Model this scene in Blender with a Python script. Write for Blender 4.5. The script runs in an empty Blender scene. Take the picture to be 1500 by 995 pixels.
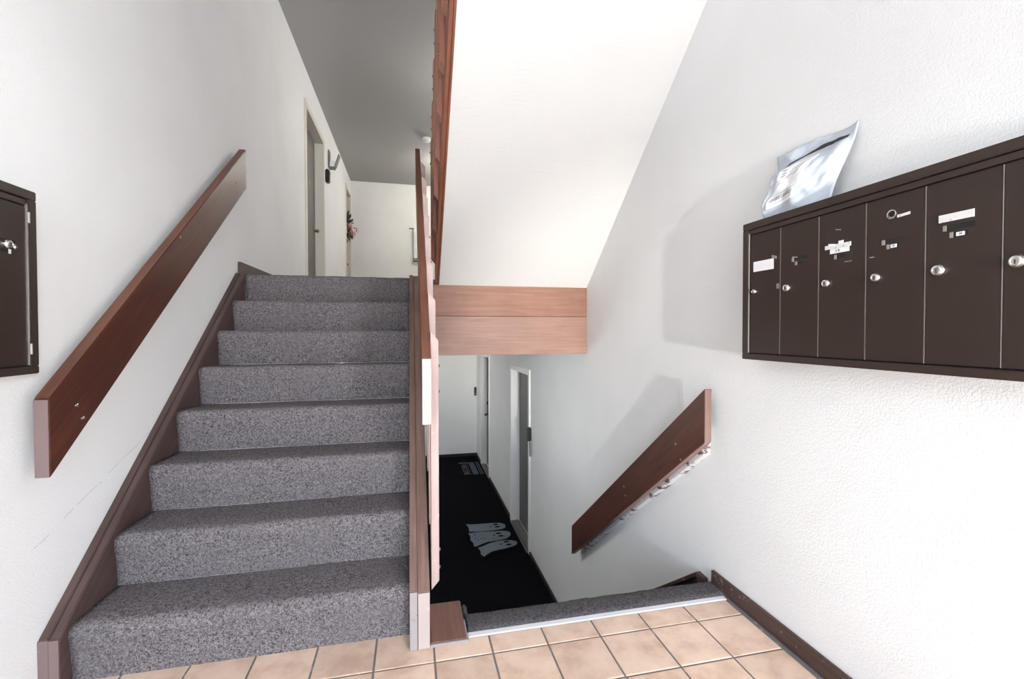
import bpy, bmesh, math, random
from mathutils import Vector, Matrix, noise
random.seed(7)
S = bpy.context.scene
COL = S.collection
R = math.radians

# ------------------------------------------------------------------ camera
EYE = 1.163
cd = bpy.data.cameras.new('camera'); cd.sensor_width = 36.0; cd.lens = 16.0; cd.clip_start = 0.05
cam = bpy.data.objects.new('camera', cd); COL.objects.link(cam)
cam.matrix_world = (Matrix.Translation((0, 0, EYE)) @ Matrix.Rotation(-0.2184, 4, 'Z')
                    @ Matrix.Rotation(math.pi / 2 - 0.0177, 4, 'X') @ Matrix.Rotation(-0.0012, 4, 'Z'))
S.camera = cam

# ------------------------------------------------------------------ sky, sun, added lights, exposure
w = bpy.data.worlds.new('world'); S.world = w; w.use_nodes = True
nt = w.node_tree; nt.nodes.clear()
wo = nt.nodes.new('ShaderNodeOutputWorld'); bg = nt.nodes.new('ShaderNodeBackground')
sk = nt.nodes.new('ShaderNodeTexSky'); sk.sky_type = 'NISHITA'; sk.sun_disc = False
sk.sun_elevation = R(48); sk.sun_rotation = R(200); sk.air_density = 1.0; sk.dust_density = 2.0
tn = nt.nodes.new('ShaderNodeMix'); tn.data_type = 'RGBA'; tn.blend_type = 'MULTIPLY'; tn.inputs[0].default_value = 1.0
tn.inputs[7].default_value = (0.86, 0.97, 1.12, 1)
nt.links.new(sk.outputs[0], tn.inputs[6]); nt.links.new(tn.outputs[2], bg.inputs[0]); nt.links.new(bg.outputs[0], wo.inputs[0])
bg.inputs[1].default_value = 2.1

sl = bpy.data.lights.new('sun', 'SUN'); sl.energy = 24.0; sl.angle = R(0.6); sl.color = (1.0, 0.95, 0.87)
sun = bpy.data.objects.new('sun', sl); COL.objects.link(sun)
sun.rotation_euler = Vector((-0.62, 0.30, -0.95)).to_track_quat('-Z', 'Y').to_euler()

# added fill disk behind the camera, and an added low spot for reflected sun that throws the mailbox and handrail shadows
al = bpy.data.lights.new('doorway_fill', 'AREA'); al.shape = 'DISK'; al.size = 0.5; al.energy = 108; al.color = (0.95, 0.99, 1.03)
dl = bpy.data.objects.new('doorway_fill', al); COL.objects.link(dl)
dl.location = (1.12, -1.7, 1.45)
dl.rotation_euler = Vector((-1.0, 0.75, 0.22)).to_track_quat('-Z', 'Y').to_euler()
pl = bpy.data.lights.new('low_glint_spot', 'SPOT'); pl.energy = 1550; pl.color = (1.0, 0.985, 0.96); pl.shadow_soft_size = 0.04
pl.spot_size = R(23); pl.spot_blend = 0.9
lp = bpy.data.objects.new('low_glint_spot', pl); COL.objects.link(lp); lp.location = (0.458, -3.92, 0.68)
lp.rotation_euler = (Vector((1.36, 2.6, 1.02)) - lp.location).to_track_quat('-Z', 'Y').to_euler()

vs = S.view_settings
vs.view_transform = 'Standard'; vs.look = 'None'; vs.exposure = 0.0; vs.gamma = 1.0; vs.use_curve_mapping = False

# ------------------------------------------------------------------ materials
def mat(name, rough=0.6, metal=0.0, spec=0.5):
    m = bpy.data.materials.new(name); m.use_nodes = True
    n = m.node_tree; b = n.nodes['Principled BSDF']
    b.inputs['Roughness'].default_value = rough; b.inputs['Metallic'].default_value = metal
    b.inputs['Specular IOR Level'].default_value = spec
    return m, n, b
def node(n, t, **kw):
    x = n.nodes.new(t)
    for k, v in kw.items():
        if k in x.inputs: x.inputs[k].default_value = v
        else: setattr(x, k, v)
    return x
def coords(n, scale=(1, 1, 1), loc=(0, 0, 0), rot=(0, 0, 0)):
    c = node(n, 'ShaderNodeTexCoord'); m = node(n, 'ShaderNodeMapping')
    m.inputs['Scale'].default_value = scale; m.inputs['Location'].default_value = loc; m.inputs['Rotation'].default_value = rot
    n.links.new(c.outputs['Object'], m.inputs[0]); return m.outputs[0]
def ramp(n, fac, stops):
    r = node(n, 'ShaderNodeValToRGB'); e = r.color_ramp.elements
    while len(e) < len(stops): e.new(0.5)
    for el, (p, c) in zip(e, stops):
        el.position = p; el.color = (*c, 1) if len(c) == 3 else c
    n.links.new(fac, r.inputs[0]); return r.outputs[0]
def noise_tex(n, vec, scale, detail=3, rough=0.5, dist=0.0):
    t = node(n, 'ShaderNodeTexNoise', Scale=scale, Detail=detail, Roughness=rough, Distortion=dist)
    n.links.new(vec, t.inputs['Vector']); return t.outputs[0]
def bump(n, b, h, strength=0.4, dist=0.004):
    x = node(n, 'ShaderNodeBump', Strength=strength, Distance=dist)
    n.links.new(h, x.inputs['Height']); n.links.new(x.outputs[0], b.inputs['Normal'])
def mix(n, f, a, c, mode='MIX'):
    x = node(n, 'ShaderNodeMix', data_type='RGBA', blend_type=mode)
    if isinstance(f, (int, float)): x.inputs[0].default_value = f
    else: n.links.new(f, x.inputs[0])
    for i, v in ((6, a), (7, c)):
        if isinstance(v, tuple): x.inputs[i].default_value = (*v, 1)
        else: n.links.new(v, x.inputs[i])
    return x.outputs[2]
def plain(name, col, rough=0.6, metal=0.0, spec=0.5):
    m, n, b = mat(name, rough, metal, spec); b.inputs['Base Color'].default_value = (*col, 1); return m

def plaster(name, col, bs=0.5, crack=None):
    m, n, b = mat(name, 0.85, 0, 0.25)
    v = coords(n)
    a = noise_tex(n, v, 170, 3, 0.55, 0.5)
    big = noise_tex(n, v, 1.3, 3, 0.5)
    c2 = tuple(x * 0.93 for x in col)
    c = ramp(n, big, [(0.3, c2), (0.65, col)])
    if crack:
        a0, b0, y0, y1 = crack
        sx = node(n, 'ShaderNodeSeparateXYZ'); n.links.new(v, sx.inputs[0])
        wob = noise_tex(n, v, 9, 3)
        e1 = node(n, 'ShaderNodeMath', operation='MULTIPLY_ADD'); e1.inputs[1].default_value = -b0; n.links.new(sx.outputs[1], e1.inputs[0]); n.links.new(sx.outputs[2], e1.inputs[2])
        e2 = node(n, 'ShaderNodeMath', operation='MULTIPLY_ADD'); e2.inputs[1].default_value = 0.03; n.links.new(wob, e2.inputs[0]); n.links.new(e1.outputs[0], e2.inputs[2])
        e3 = node(n, 'ShaderNodeMath', operation='SUBTRACT'); e3.inputs[1].default_value = a0; n.links.new(e2.outputs[0], e3.inputs[0])
        e4 = node(n, 'ShaderNodeMath', operation='ABSOLUTE'); n.links.new(e3.outputs[0], e4.inputs[0])
        e5 = node(n, 'ShaderNodeMath', operation='LESS_THAN'); e5.inputs[1].default_value = 0.0016; n.links.new(e4.outputs[0], e5.inputs[0])
        brk = noise_tex(n, v, 16, 2); e6 = node(n, 'ShaderNodeMath', operation='GREATER_THAN'); e6.inputs[1].default_value = 0.47; n.links.new(brk, e6.inputs[0])
        g1 = node(n, 'ShaderNodeMath', operation='GREATER_THAN'); g1.inputs[1].default_value = y0; n.links.new(sx.outputs[1], g1.inputs[0])
        g2 = node(n, 'ShaderNodeMath', operation='LESS_THAN'); g2.inputs[1].default_value = y1; n.links.new(sx.outputs[1], g2.inputs[0])
        p = e5.outputs[0]
        for q in (e6, g1, g2):
            mm = node(n, 'ShaderNodeMath', operation='MULTIPLY'); n.links.new(p, mm.inputs[0]); n.links.new(q.outputs[0], mm.inputs[1]); p = mm.outputs[0]
        mm = node(n, 'ShaderNodeMath', operation='MULTIPLY'); mm.inputs[1].default_value = 0.5; n.links.new(p, mm.inputs[0])
        c = mix(n, mm.outputs[0], c, (0.40, 0.40, 0.40))
    n.links.new(c, b.inputs['Base Color'])
    h = ramp(n, a, [(0.35, (0, 0, 0)), (0.62, (1, 1, 1))])
    bump(n, b, h, bs, 0.002)
    return m
def swirl(name, col):
    m, n, b = mat(name, 0.85, 0, 0.25)
    a = noise_tex(n, coords(n, (9, 46, 30)), 1.6, 4, 0.6, 1.2)
    k = noise_tex(n, coords(n), 3.2, 2)
    patch = ramp(n, k, [(0.42, (0, 0, 0)), (0.6, (1, 1, 1))])
    h = mix(n, 1.0, ramp(n, a, [(0.4, (0, 0, 0)), (0.68, (1, 1, 1))]), patch, 'MULTIPLY')
    f = noise_tex(n, coords(n), 80, 3)
    h2 = mix(n, 0.25, h, f)
    b.inputs['Base Color'].default_value = (*col, 1)
    bump(n, b, h2, 0.4, 0.0045)
    return m
def wood(name, dark, light, axis=1, rough=0.45, wear=0.0, wearcol=(0.6, 0.5, 0.44), spec=0.4, slope=0.0):
    m, n, b = mat(name, rough, 0, spec)
    sc = [38, 38, 38]; sc[axis] = 2.2
    m2 = node(n, 'ShaderNodeMapping'); m2.inputs['Scale'].default_value = tuple(sc)
    n.links.new(coords(n, (1, 1, 1), (0, 0, 0), (slope, 0, 0)), m2.inputs[0]); v = m2.outputs[0]
    g = noise_tex(n, v, 1.0, 5, 0.6, 0.7)
    c = ramp(n, g, [(0.30, dark), (0.70, light)])
    big = noise_tex(n, coords(n), 3.0, 3)
    c = mix(n, ramp(n, big, [(0.35, (0, 0, 0)), (0.75, (0.5, 0.5, 0.5))]), c, tuple(x * 0.62 for x in dark))
    if wear:
        ww = noise_tex(n, coords(n), 30, 5, 0.7)
        c = mix(n, ramp(n, ww, [(0.62 - wear * 0.2, (0, 0, 0)), (0.70 - wear * 0.1, (1, 1, 1))]), c, wearcol)
    n.links.new(c, b.inputs['Base Color'])
    bump(n, b, g, 0.15, 0.002)
    return m
def carpet(name, dark, light, bs=1.0):
    m, n, b = mat(name, 0.95, 0, 0.08)
    v = coords(n)
    a = noise_tex(n, v, 230, 3, 0.7); s = noise_tex(n, v, 95, 2, 0.6); k = noise_tex(n, v, 5, 3)
    x = mix(n, 0.3, a, s)
    c = ramp(n, x, [(0.38, dark), (0.62, light)])
    c = mix(n, ramp(n, k, [(0.45, (0, 0, 0)), (0.75, (0.45, 0.45, 0.45))]), c, tuple(q * 0.55 for q in light))
    n.links.new(c, b.inputs['Base Color'])
    bump(n, b, x, bs, 0.006)
    b.inputs['Sheen Weight'].default_value = 0.0; b.inputs['Specular IOR Level'].default_value = 0.02
    return m
def tile_mat():
    m, n, b = mat('tile_ceramic', 0.42, 0, 0.4)
    oi = node(n, 'ShaderNodeObjectInfo')
    v = coords(n)
    add = node(n, 'ShaderNodeVectorMath', operation='ADD'); n.links.new(v, add.inputs[0]); 
    sc = node(n, 'ShaderNodeVectorMath', operation='SCALE'); sc.inputs[0].default_value = (37, 91, 13); n.links.new(oi.outputs['Random'], sc.inputs['Scale']); n.links.new(sc.outputs[0], add.inputs[1])
    k = noise_tex(n, add.outputs[0], 9, 4, 0.6)
    c = ramp(n, k, [(0.32, (0.58, 0.40, 0.29)), (0.52, (0.72, 0.53, 0.40)), (0.75, (0.80, 0.61, 0.47))])
    hs = node(n, 'ShaderNodeHueSaturation'); n.links.new(c, hs.inputs['Color'])
    mr = node(n, 'ShaderNodeMapRange'); mr.inputs[3].default_value = 0.9; mr.inputs[4].default_value = 1.08; n.links.new(oi.outputs['Random'], mr.inputs[0]); n.links.new(mr.outputs[0], hs.inputs['Value'])
    n.links.new(hs.outputs[0], b.inputs['Base Color'])
    bump(n, b, noise_tex(n, add.outputs[0], 40, 3), 0.12, 0.002)
    return m
def scuffed(name, base, chip, amount=0.58, rough=0.45, scale=60, metal=0.0, stretch=(1, 1, 1)):
    m, n, b = mat(name, rough, metal, 0.45)
    f = noise_tex(n, coords(n, stretch), scale, 5, 0.65)
    c = mix(n, ramp(n, f, [(amount, (0, 0, 0)), (amount + 0.03, (1, 1, 1))]), base, chip)
    g = noise_tex(n, coords(n), 4, 3)
    c = mix(n, ramp(n, g, [(0.4, (0, 0, 0)), (0.8, (0.35, 0.35, 0.35))]), c, tuple(x * 0.7 for x in base))
    n.links.new(c, b.inputs['Base Color']); return m

WALL = plaster('wall_plaster', (0.775, 0.777, 0.768), 0.25)
WALL_L = plaster('wall_plaster_left', (0.86, 0.858, 0.85), 0.28, crack=(-0.093, 0.345, 1.7, 2.95))
FARW = plaster('hall_plaster', (0.86, 0.85, 0.82), 0.15)
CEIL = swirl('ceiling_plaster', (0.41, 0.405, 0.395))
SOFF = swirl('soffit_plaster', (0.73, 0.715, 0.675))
CARPET = carpet('stair_carpet', (0.034, 0.028, 0.031), (0.315, 0.283, 0.288))
CARPET_N = carpet('shaded_edge_carpet', (0.030, 0.027, 0.030), (0.17, 0.157, 0.165))  # same stair carpet in a darker copy, shade put into the colour
CARPET_D = carpet('hall_carpet', (0.003, 0.003, 0.004), (0.010, 0.010, 0.012), 0.5)
W_RAIL = wood('dark_stained_wood', (0.050, 0.013, 0.007), (0.115, 0.032, 0.017), 1, 0.38, 0, slope=-0.68)
W_RAILR = wood('dark_stained_wood_down', (0.055, 0.018, 0.012), (0.115, 0.038, 0.024), 1, 0.4, 0, slope=0.68)
W_TOP = wood('reddish_rail_wood', (0.115, 0.040, 0.022), (0.20, 0.078, 0.046), 1, 0.45, 0.0, slope=-0.68)
W_SKIRT = wood('brown_skirt_wood', (0.060, 0.036, 0.030), (0.12, 0.075, 0.064), 1, 0.45, 0.0, (0.4, 0.3, 0.27), slope=-0.68)
W_STR = wood('worn_stringer_wood', (0.15, 0.085, 0.066), (0.27, 0.165, 0.135), 1, 0.5, 0.0, (0.5, 0.4, 0.36), slope=-0.68)
W_BAL = wood('sunlit_baluster_wood', (0.42, 0.30, 0.265), (0.55, 0.41, 0.37), 2, 0.55, 0.1, (0.62, 0.5, 0.45))  # sunlit wash put into the colour of the lower balusters
W_UBAL = wood('reddish_baluster_wood', (0.32, 0.135, 0.085), (0.46, 0.215, 0.145), 2, 0.5)
W_USTR = wood('reddish_stringer_wood', (0.20, 0.068, 0.036), (0.34, 0.13, 0.075), 1, 0.45, 0, slope=0.68)
W_HEAD = wood('pinkish_header_wood', (0.235, 0.108, 0.067), (0.335, 0.17, 0.113), 0, 0.55)
W_HEAD2 = wood('pale_header_wood', (0.27, 0.145, 0.105), (0.37, 0.215, 0.163), 0, 0.55)
W_BASE = wood('baseboard_wood', (0.055, 0.030, 0.024), (0.115, 0.066, 0.054), 1, 0.45, 0.05, (0.35, 0.28, 0.25))
W_BLOCK = wood('brown_block_wood', (0.16, 0.075, 0.056), (0.26, 0.135, 0.105), 1, 0.6, 0.0, (0.4, 0.28, 0.24))
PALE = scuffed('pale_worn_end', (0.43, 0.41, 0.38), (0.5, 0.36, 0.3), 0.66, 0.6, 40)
PALE_G = scuffed('grey_worn_lit_end', (0.33, 0.29, 0.285), (0.2, 0.16, 0.15), 0.60, 0.6, 35)
PALE_P = scuffed('pink_scuffed_lit_end', (0.44, 0.36, 0.33), (0.55, 0.50, 0.48), 0.66, 0.6, 30)
W_END = scuffed('purple_brown_end', (0.20, 0.135, 0.125), (0.42, 0.32, 0.28), 0.70, 0.5, 60)
SCRAPE = scuffed('paint_scraped_wood', (0.55, 0.545, 0.54), (0.11, 0.06, 0.05), 0.55, 0.5, 11, 0, (1, 0.6, 3))
BLACKW = plain('black_skirt', (0.012, 0.010, 0.011), 0.5)
TILE = tile_mat()
GROUT = scuffed('grout', (0.17, 0.155, 0.15), (0.30, 0.27, 0.25), 0.6, 0.9, 25)
WHITEP = plain('white_paint', (0.82, 0.81, 0.78), 0.5)
CREAM = plain('cream_trim', (0.72, 0.68, 0.60), 0.5)
WSTRIP = plain('white_edge_strip', (0.70, 0.70, 0.72), 0.4)
DOORM = scuffed('grey_door_paint', (0.10, 0.098, 0.10), (0.13, 0.13, 0.13), 0.7, 0.45, 20)
DOORB = plain('taupe_door_paint', (0.13, 0.115, 0.105), 0.5)
BROWNM = scuffed('brown_enamel', (0.026, 0.0165, 0.012), (0.30, 0.27, 0.24), 0.73, 0.36, 55, 0.0, (1, 0.5, 1.6))
BROWNF = scuffed('brown_enamel_frame', (0.032, 0.020, 0.0145), (0.26, 0.23, 0.2), 0.74, 0.38, 45)
DARKGAP = plain('dark_gap', (0.006, 0.005, 0.004), 0.8)
CHROME = plain('chrome', (0.72, 0.70, 0.66), 0.22, 1.0)
STEELE = plain('worn_steel_edge', (0.36, 0.33, 0.29), 0.5, 0.6)
PAPER = plain('paper', (0.74, 0.74, 0.75), 0.7)
TAPE = scuffed('grey_tape', (0.62, 0.62, 0.61), (0.42, 0.42, 0.42), 0.56, 0.6, 60)
INK = plain('ink', (0.03, 0.03, 0.035), 0.8)
INKG = plain('grey_ink', (0.30, 0.30, 0.33), 0.8)
BLACKP = plain('black_plastic', (0.008, 0.008, 0.009), 0.35)
GREYP = plain('grey_plastic', (0.16, 0.16, 0.16), 0.5)
WHITEPL = plain('white_plastic', (0.85, 0.85, 0.83), 0.4)
GREYM = plain('grey_metal', (0.20, 0.19, 0.18), 0.4, 0.5)
MAILER = plain('mailer_film', (0.46, 0.50, 0.56), 0.40, 0.0, 0.4)
GHOST = carpet('ghost_pile', (0.12, 0.145, 0.17), (0.20, 0.235, 0.27), 0.4)
MATB = carpet('mat_black_pile', (0.003, 0.003, 0.004), (0.010, 0.010, 0.012), 0.4)
MATG = carpet('mat_slate_pile', (0.05, 0.065, 0.085), (0.10, 0.125, 0.155), 0.4)
MATL = plain('mat_letter', (0.11, 0.115, 0.13), 0.9)
CONC = plain('concrete', (0.56, 0.57, 0.58), 0.9)
PINK = plain('pink_petal', (0.55, 0.24, 0.26), 0.7)
PALEPK = plain('pale_petal', (0.72, 0.50, 0.50), 0.7)
LEAF = plain('dark_leaf', (0.05, 0.065, 0.04), 0.7)
GLASS = plain('frosted_sconce_glass', (0.45, 0.43, 0.40), 0.3)
GLOW, _n, _b = mat('fill_glow', 0.5); _b.inputs['Emission Color'].default_value = (1, 0.93, 0.82, 1); _b.inputs['Emission Strength'].default_value = 14.0

# ------------------------------------------------------------------ mesh helpers
def box(bm, x0, x1, y0, y1, z0, z1):
    v = [bm.verts.new((x, y, z)) for x in (x0, x1) for y in (y0, y1) for z in (z0, z1)]
    for f in ((0, 1, 3, 2), (4, 6, 7, 5), (0, 4, 5, 1), (2, 3, 7, 6), (0, 2, 6, 4), (1, 5, 7, 3)):
        bm.faces.new([v[i] for i in f])
    return bm
def prism(bm, pts, a0, a1, axis=0):
    """polygon extruded along an axis; pts hold the two other coordinates"""
    def P(q, a):
        return (a, q[0], q[1]) if axis == 0 else ((q[0], a, q[1]) if axis == 1 else (q[0], q[1], a))
    A = [bm.verts.new(P(q, a0)) for q in pts]; B = [bm.verts.new(P(q, a1)) for q in pts]
    n = len(pts)
    bm.faces.new(A); bm.faces.new(B[::-1])
    for i in range(n):
        bm.faces.new((A[i], A[(i + 1) % n], B[(i + 1) % n], B[i]))
    return bm
def lathe(bm, prof, c, axis, seg=16):
    """profile (radius, height) turned about an axis direction"""
    ax = Vector(axis).normalized(); u = ax.orthogonal().normalized(); v = ax.cross(u); c = Vector(c)
    rings = []
    for r, h in prof:
        rings.append([bm.verts.new(c + ax * h + (u * math.cos(t) + v * math.sin(t)) * r) for t in [2 * math.pi * i / seg for i in range(seg)]])
    for a, b in zip(rings, rings[1:]):
        for i in range(seg):
            bm.faces.new((a[i], a[(i + 1) % seg], b[(i + 1) % seg], b[i]))
    bm.faces.new(rings[0][::-1]); bm.faces.new(rings[-1])
    return bm
def new(): return bmesh.new()
def obj(name, bm, m, parent=None, loc=(0, 0, 0), bev=0.0, smooth=False, seg=2):
    """bm in world coordinates -> one mesh object whose origin is loc"""
    loc = Vector(loc)
    bmesh.ops.recalc_face_normals(bm, faces=bm.faces)
    if bev:
        es = [e for e in bm.edges if len(e.link_faces) == 2 and e.calc_face_angle(0) > 0.5]
        bmesh.ops.bevel(bm, geom=es, offset=bev, segments=seg, affect='EDGES', clamp_overlap=True)
    base = Vector(parent['_w']) if parent is not None and '_w' in parent else Vector((0, 0, 0))
    if parent is not None and loc == Vector((0, 0, 0)): loc = base.copy()
    bmesh.ops.translate(bm, verts=bm.verts, vec=-loc)
    me = bpy.data.meshes.new(name); bm.to_mesh(me); bm.free(); me.materials.append(m)
    if smooth:
        for p in me.polygons: p.use_smooth = True
    o = bpy.data.objects.new(name, me); COL.objects.link(o)
    if parent is not None:
        o.parent = parent
    o.location = loc - base
    o['_w'] = tuple(loc)
    return o
def thing(name, label, cat, loc, group=None):
    o = bpy.data.objects.new(name, None); COL.objects.link(o); o.location = loc; o.empty_display_size = 0.1
    o['label'] = label; o['category'] = cat; o['_w'] = tuple(loc)
    if group: o['group'] = group
    return o
def tag(o, label, cat, group=None):
    o['label'] = label; o['category'] = cat
    if group: o['group'] = group
    return o
def struct(name, bm, m, parent=None, bev=0.0, label=None):
    o = obj(name, bm, m, parent, bev=bev)
    if parent is None: o['kind'] = 'structure'
    if label: o['label'] = label
    return o
def copy_tree(o, parent, loc):
    c = o.copy(); COL.objects.link(c); c.parent = parent; c.location = loc
    for ch in o.children:
        k = ch.copy(); COL.objects.link(k); k.parent = c
    return c
def text_mesh(name, body, size, m, parent, mw, depth=0.0004):
    cu = bpy.data.curves.new(name, 'FONT'); cu.body = body; cu.size = size; cu.extrude = depth; cu.align_x = 'CENTER'; cu.align_y = 'CENTER'
    cu.resolution_u = 2
    t = bpy.data.objects.new(name, cu); me = bpy.data.meshes.new_from_object(t)
    bpy.data.objects.remove(t); me.transform(Matrix(mw)); me.materials.clear(); me.materials.append(m)
    base = Vector(parent['_w']); me.transform(Matrix.Translation(-base))
    o = bpy.data.objects.new(name, me); COL.objects.link(o); o.parent = parent; return o

# ------------------------------------------------------------------ room shell
LW, RW, YF, YB = -1.16, 1.362, 9.6, -3.2
ZU, ZL, ZC, ZLC = 1.56, -1.48, 4.17, 0.99
RISE, GO, Y0 = 0.195, 0.241, 1.76
SL = 0.809

# left wall with two door openings on the upper hall
DL = [(5.60, 6.66, 3.73), (8.86, 9.50, 3.83)]
bm = new(); th = 0.16
box(bm, LW - th, LW, YB - 0.2, DL[0][0], ZL - 0.2, ZC + 0.2)
box(bm, LW - th, LW, DL[0][0], DL[0][1], DL[0][2], ZC + 0.2); box(bm, LW - th, LW, DL[0][0], DL[0][1], ZL - 0.2, ZU)
box(bm, LW - th, LW, DL[0][1], DL[1][0], ZL - 0.2, ZC + 0.2)
box(bm, LW - th, LW, DL[1][0], DL[1][1], DL[1][2], ZC + 0.2); box(bm, LW - th, LW, DL[1][0], DL[1][1], ZL - 0.2, ZU)
box(bm, LW - th, LW, DL[1][1], YF + 0.2, ZL - 0.2, ZC + 0.2)
struct('wall_left', bm, WALL_L)
# right wall with two door openings on the lower hall
DR = [(5.20, 6.16, 0.655), (8.02, 8.94, 0.70)]
bm = new()
box(bm, RW, RW + th, YB - 0.2, DR[0][0], ZL - 0.2, ZC + 0.2)
for i, (a, b_, t) in enumerate(DR):
    box(bm, RW, RW + th, a, b_, t, ZC + 0.2); box(bm, RW, RW + th, a, b_, ZL - 0.2, ZL)
    nx = DR[1][0] if i == 0 else YF + 0.2
    box(bm, RW, RW + th, b_, nx, ZL - 0.2, ZC + 0.2)
struct('wall_right', bm, WALL)
struct('wall_back', box(new(), LW, RW, YF, YF + 0.16, ZL - 0.2, ZC + 0.2), FARW)
# unseen entrance wall behind the camera, doorway and lintel shaped to steer the light
bm = new(); y0, y1 = YB - 0.16, YB
ox0, ox1, oz = -0.95, 0.75, 2.35
box(bm, LW, ox0, y0, y1, 0, ZC); box(bm, ox1, RW, y0, y1, 0, ZC); box(bm, ox0, ox1, y0, y1, oz, ZC)
struct('wall_front', bm, WALL)
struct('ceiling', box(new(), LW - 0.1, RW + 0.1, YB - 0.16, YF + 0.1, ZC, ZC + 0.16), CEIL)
struct('ground', box(new(), -25, 25, -30, YB - 0.16, -0.2, -0.03), CONC)
# floors
fl = struct('floor', box(box(new(), LW, RW, YB - 0.16, 1.74, -0.22, -0.003), LW, -0.004, 1.74, 1.80, -0.22, -0.003), GROUT)
struct('floor_lower', box(new(), LW, RW, 1.7, YF, ZL - 0.1, ZL), CARPET_D)
bm = new(); box(bm, LW, 0.10, Y0 + 7 * GO + 0.02, YF, 1.0, ZU - 0.012); box(bm, 0.10, RW, 3.42, YF, 1.0, ZU - 0.012)
struct('floor_upper', bm, CARPET)
struct('ceiling_lower', box(new(), LW, RW, 3.452, YF, ZLC, ZLC + 0.01), FARW)
struct('wall_understair', prism(new(), [(1.86, ZL), (3.42, ZL), (3.42, 0.95), (1.90, -0.22), (1.86, -0.22)], 0.0, 0.045), WALL)
struct('wall_landing', box(new(), LW, RW, 1.70, 1.745, ZL, -0.22), WALL)
# sloped soffit of the flight above, and the landing it rises to
ys, zs = 3.405, 1.505
ye = 0.95; ze = zs + SL * (ys - ye)
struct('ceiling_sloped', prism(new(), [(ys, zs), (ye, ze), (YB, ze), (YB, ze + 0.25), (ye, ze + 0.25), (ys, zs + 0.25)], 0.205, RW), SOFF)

# tiles
T, TX, TY = 0.2083, -0.1316, 1.6023
g = 0.0035
tile_cache = {}
for j in range(-1, 23):
    yb, ya = TY - j * T, TY - (j + 1) * T
    if j == -1: ya, yb = TY, 1.706
    for i in range(-6, 9):
        xa, xb = max(TX + i * T, LW + 0.002), min(TX + (i + 1) * T, RW - 0.016)
        if xb - xa < 0.02: continue
        yt = 1.785 if (j == -1 and xa < 0.0) else yb
        key = (round(xb - xa, 3), round(yt - ya, 3))
        cx, cy = (xa + xb) / 2, (ya + yt) / 2
        if key not in tile_cache:
            b_ = new(); hx, hy = (xb - xa) / 2 - g, (yt - ya) / 2 - g
            bot = [b_.verts.new((sx * hx, sy * hy, -0.008)) for sx, sy in ((-1, -1), (1, -1), (1, 1), (-1, 1))]
            mid = [b_.verts.new((sx * hx, sy * hy, -0.002)) for sx, sy in ((-1, -1), (1, -1), (1, 1), (-1, 1))]
            top = [b_.verts.new((sx * (hx - 0.0025), sy * (hy - 0.0025), 0.0)) for sx, sy in ((-1, -1), (1, -1), (1, 1), (-1, 1))]
            for A, B in ((bot, mid), (mid, top)):
                for k in range(4): b_.faces.new((A[k], A[(k + 1) % 4], B[(k + 1) % 4], B[k]))
            b_.faces.new(top)
            bmesh.ops.recalc_face_normals(b_, faces=b_.faces)
            me = bpy.data.meshes.new('tile'); b_.to_mesh(me); b_.free(); me.materials.append(TILE); tile_cache[key] = me
        o = bpy.data.objects.new('tile', tile_cache[key]); COL.objects.link(o); o.parent = fl
        o.location = (cx, cy, random.uniform(-0.0004, 0.0004))

# trims
struct('trim_1', box(new(), 0.207, RW - 0.03, 1.705, 1.732, -0.02, 0.002), WSTRIP, bev=0.002)
struct('baseboard_right', box(new(), RW - 0.018, RW, YB, 1.832, 0.0, 0.062), W_BASE, bev=0.003)
bm = new(); box(bm, LW, LW + 0.02, 3.47, 5.53, ZU, ZU + 0.085)
struct('baseboard_left', bm, W_SKIRT, bev=0.002)
bm = new(); box(bm, LW, LW + 0.02, 6.75, 8.78, ZU, ZU + 0.085)
struct('baseboard_left_far', bm, W_SKIRT, bev=0.002)
struct('baseboard_back', box(new(), LW, RW, YF - 0.018, YF, ZL, ZL + 0.06), BLACKW, bev=0.002)
bm = new()
for a, b_ in ((3.6, DR[0][0] - 0.06), (DR[0][1] + 0.06, DR[1][0] - 0.06), (DR[1][1] + 0.06, YF - 0.02)):
    box(bm, RW - 0.018, RW, a, b_, ZL, ZL + 0.05)
struct('baseboard_lower', bm, BLACKW, bev=0.002)
# header boards under the upper floor
hd = struct('trim_2', box(new(), 0.10, RW, 3.42, 3.45, 0.985, 1.515), W_HEAD)
obj('board', box(new(), 0.10, RW - 0.001, 3.398, 3.42, 1.279, 1.507), W_HEAD, hd, bev=0.002)
obj('board', box(new(), 0.10, RW - 0.001, 3.396, 3.42, 0.987, 1.276), W_HEAD2, hd, bev=0.002)

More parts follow.
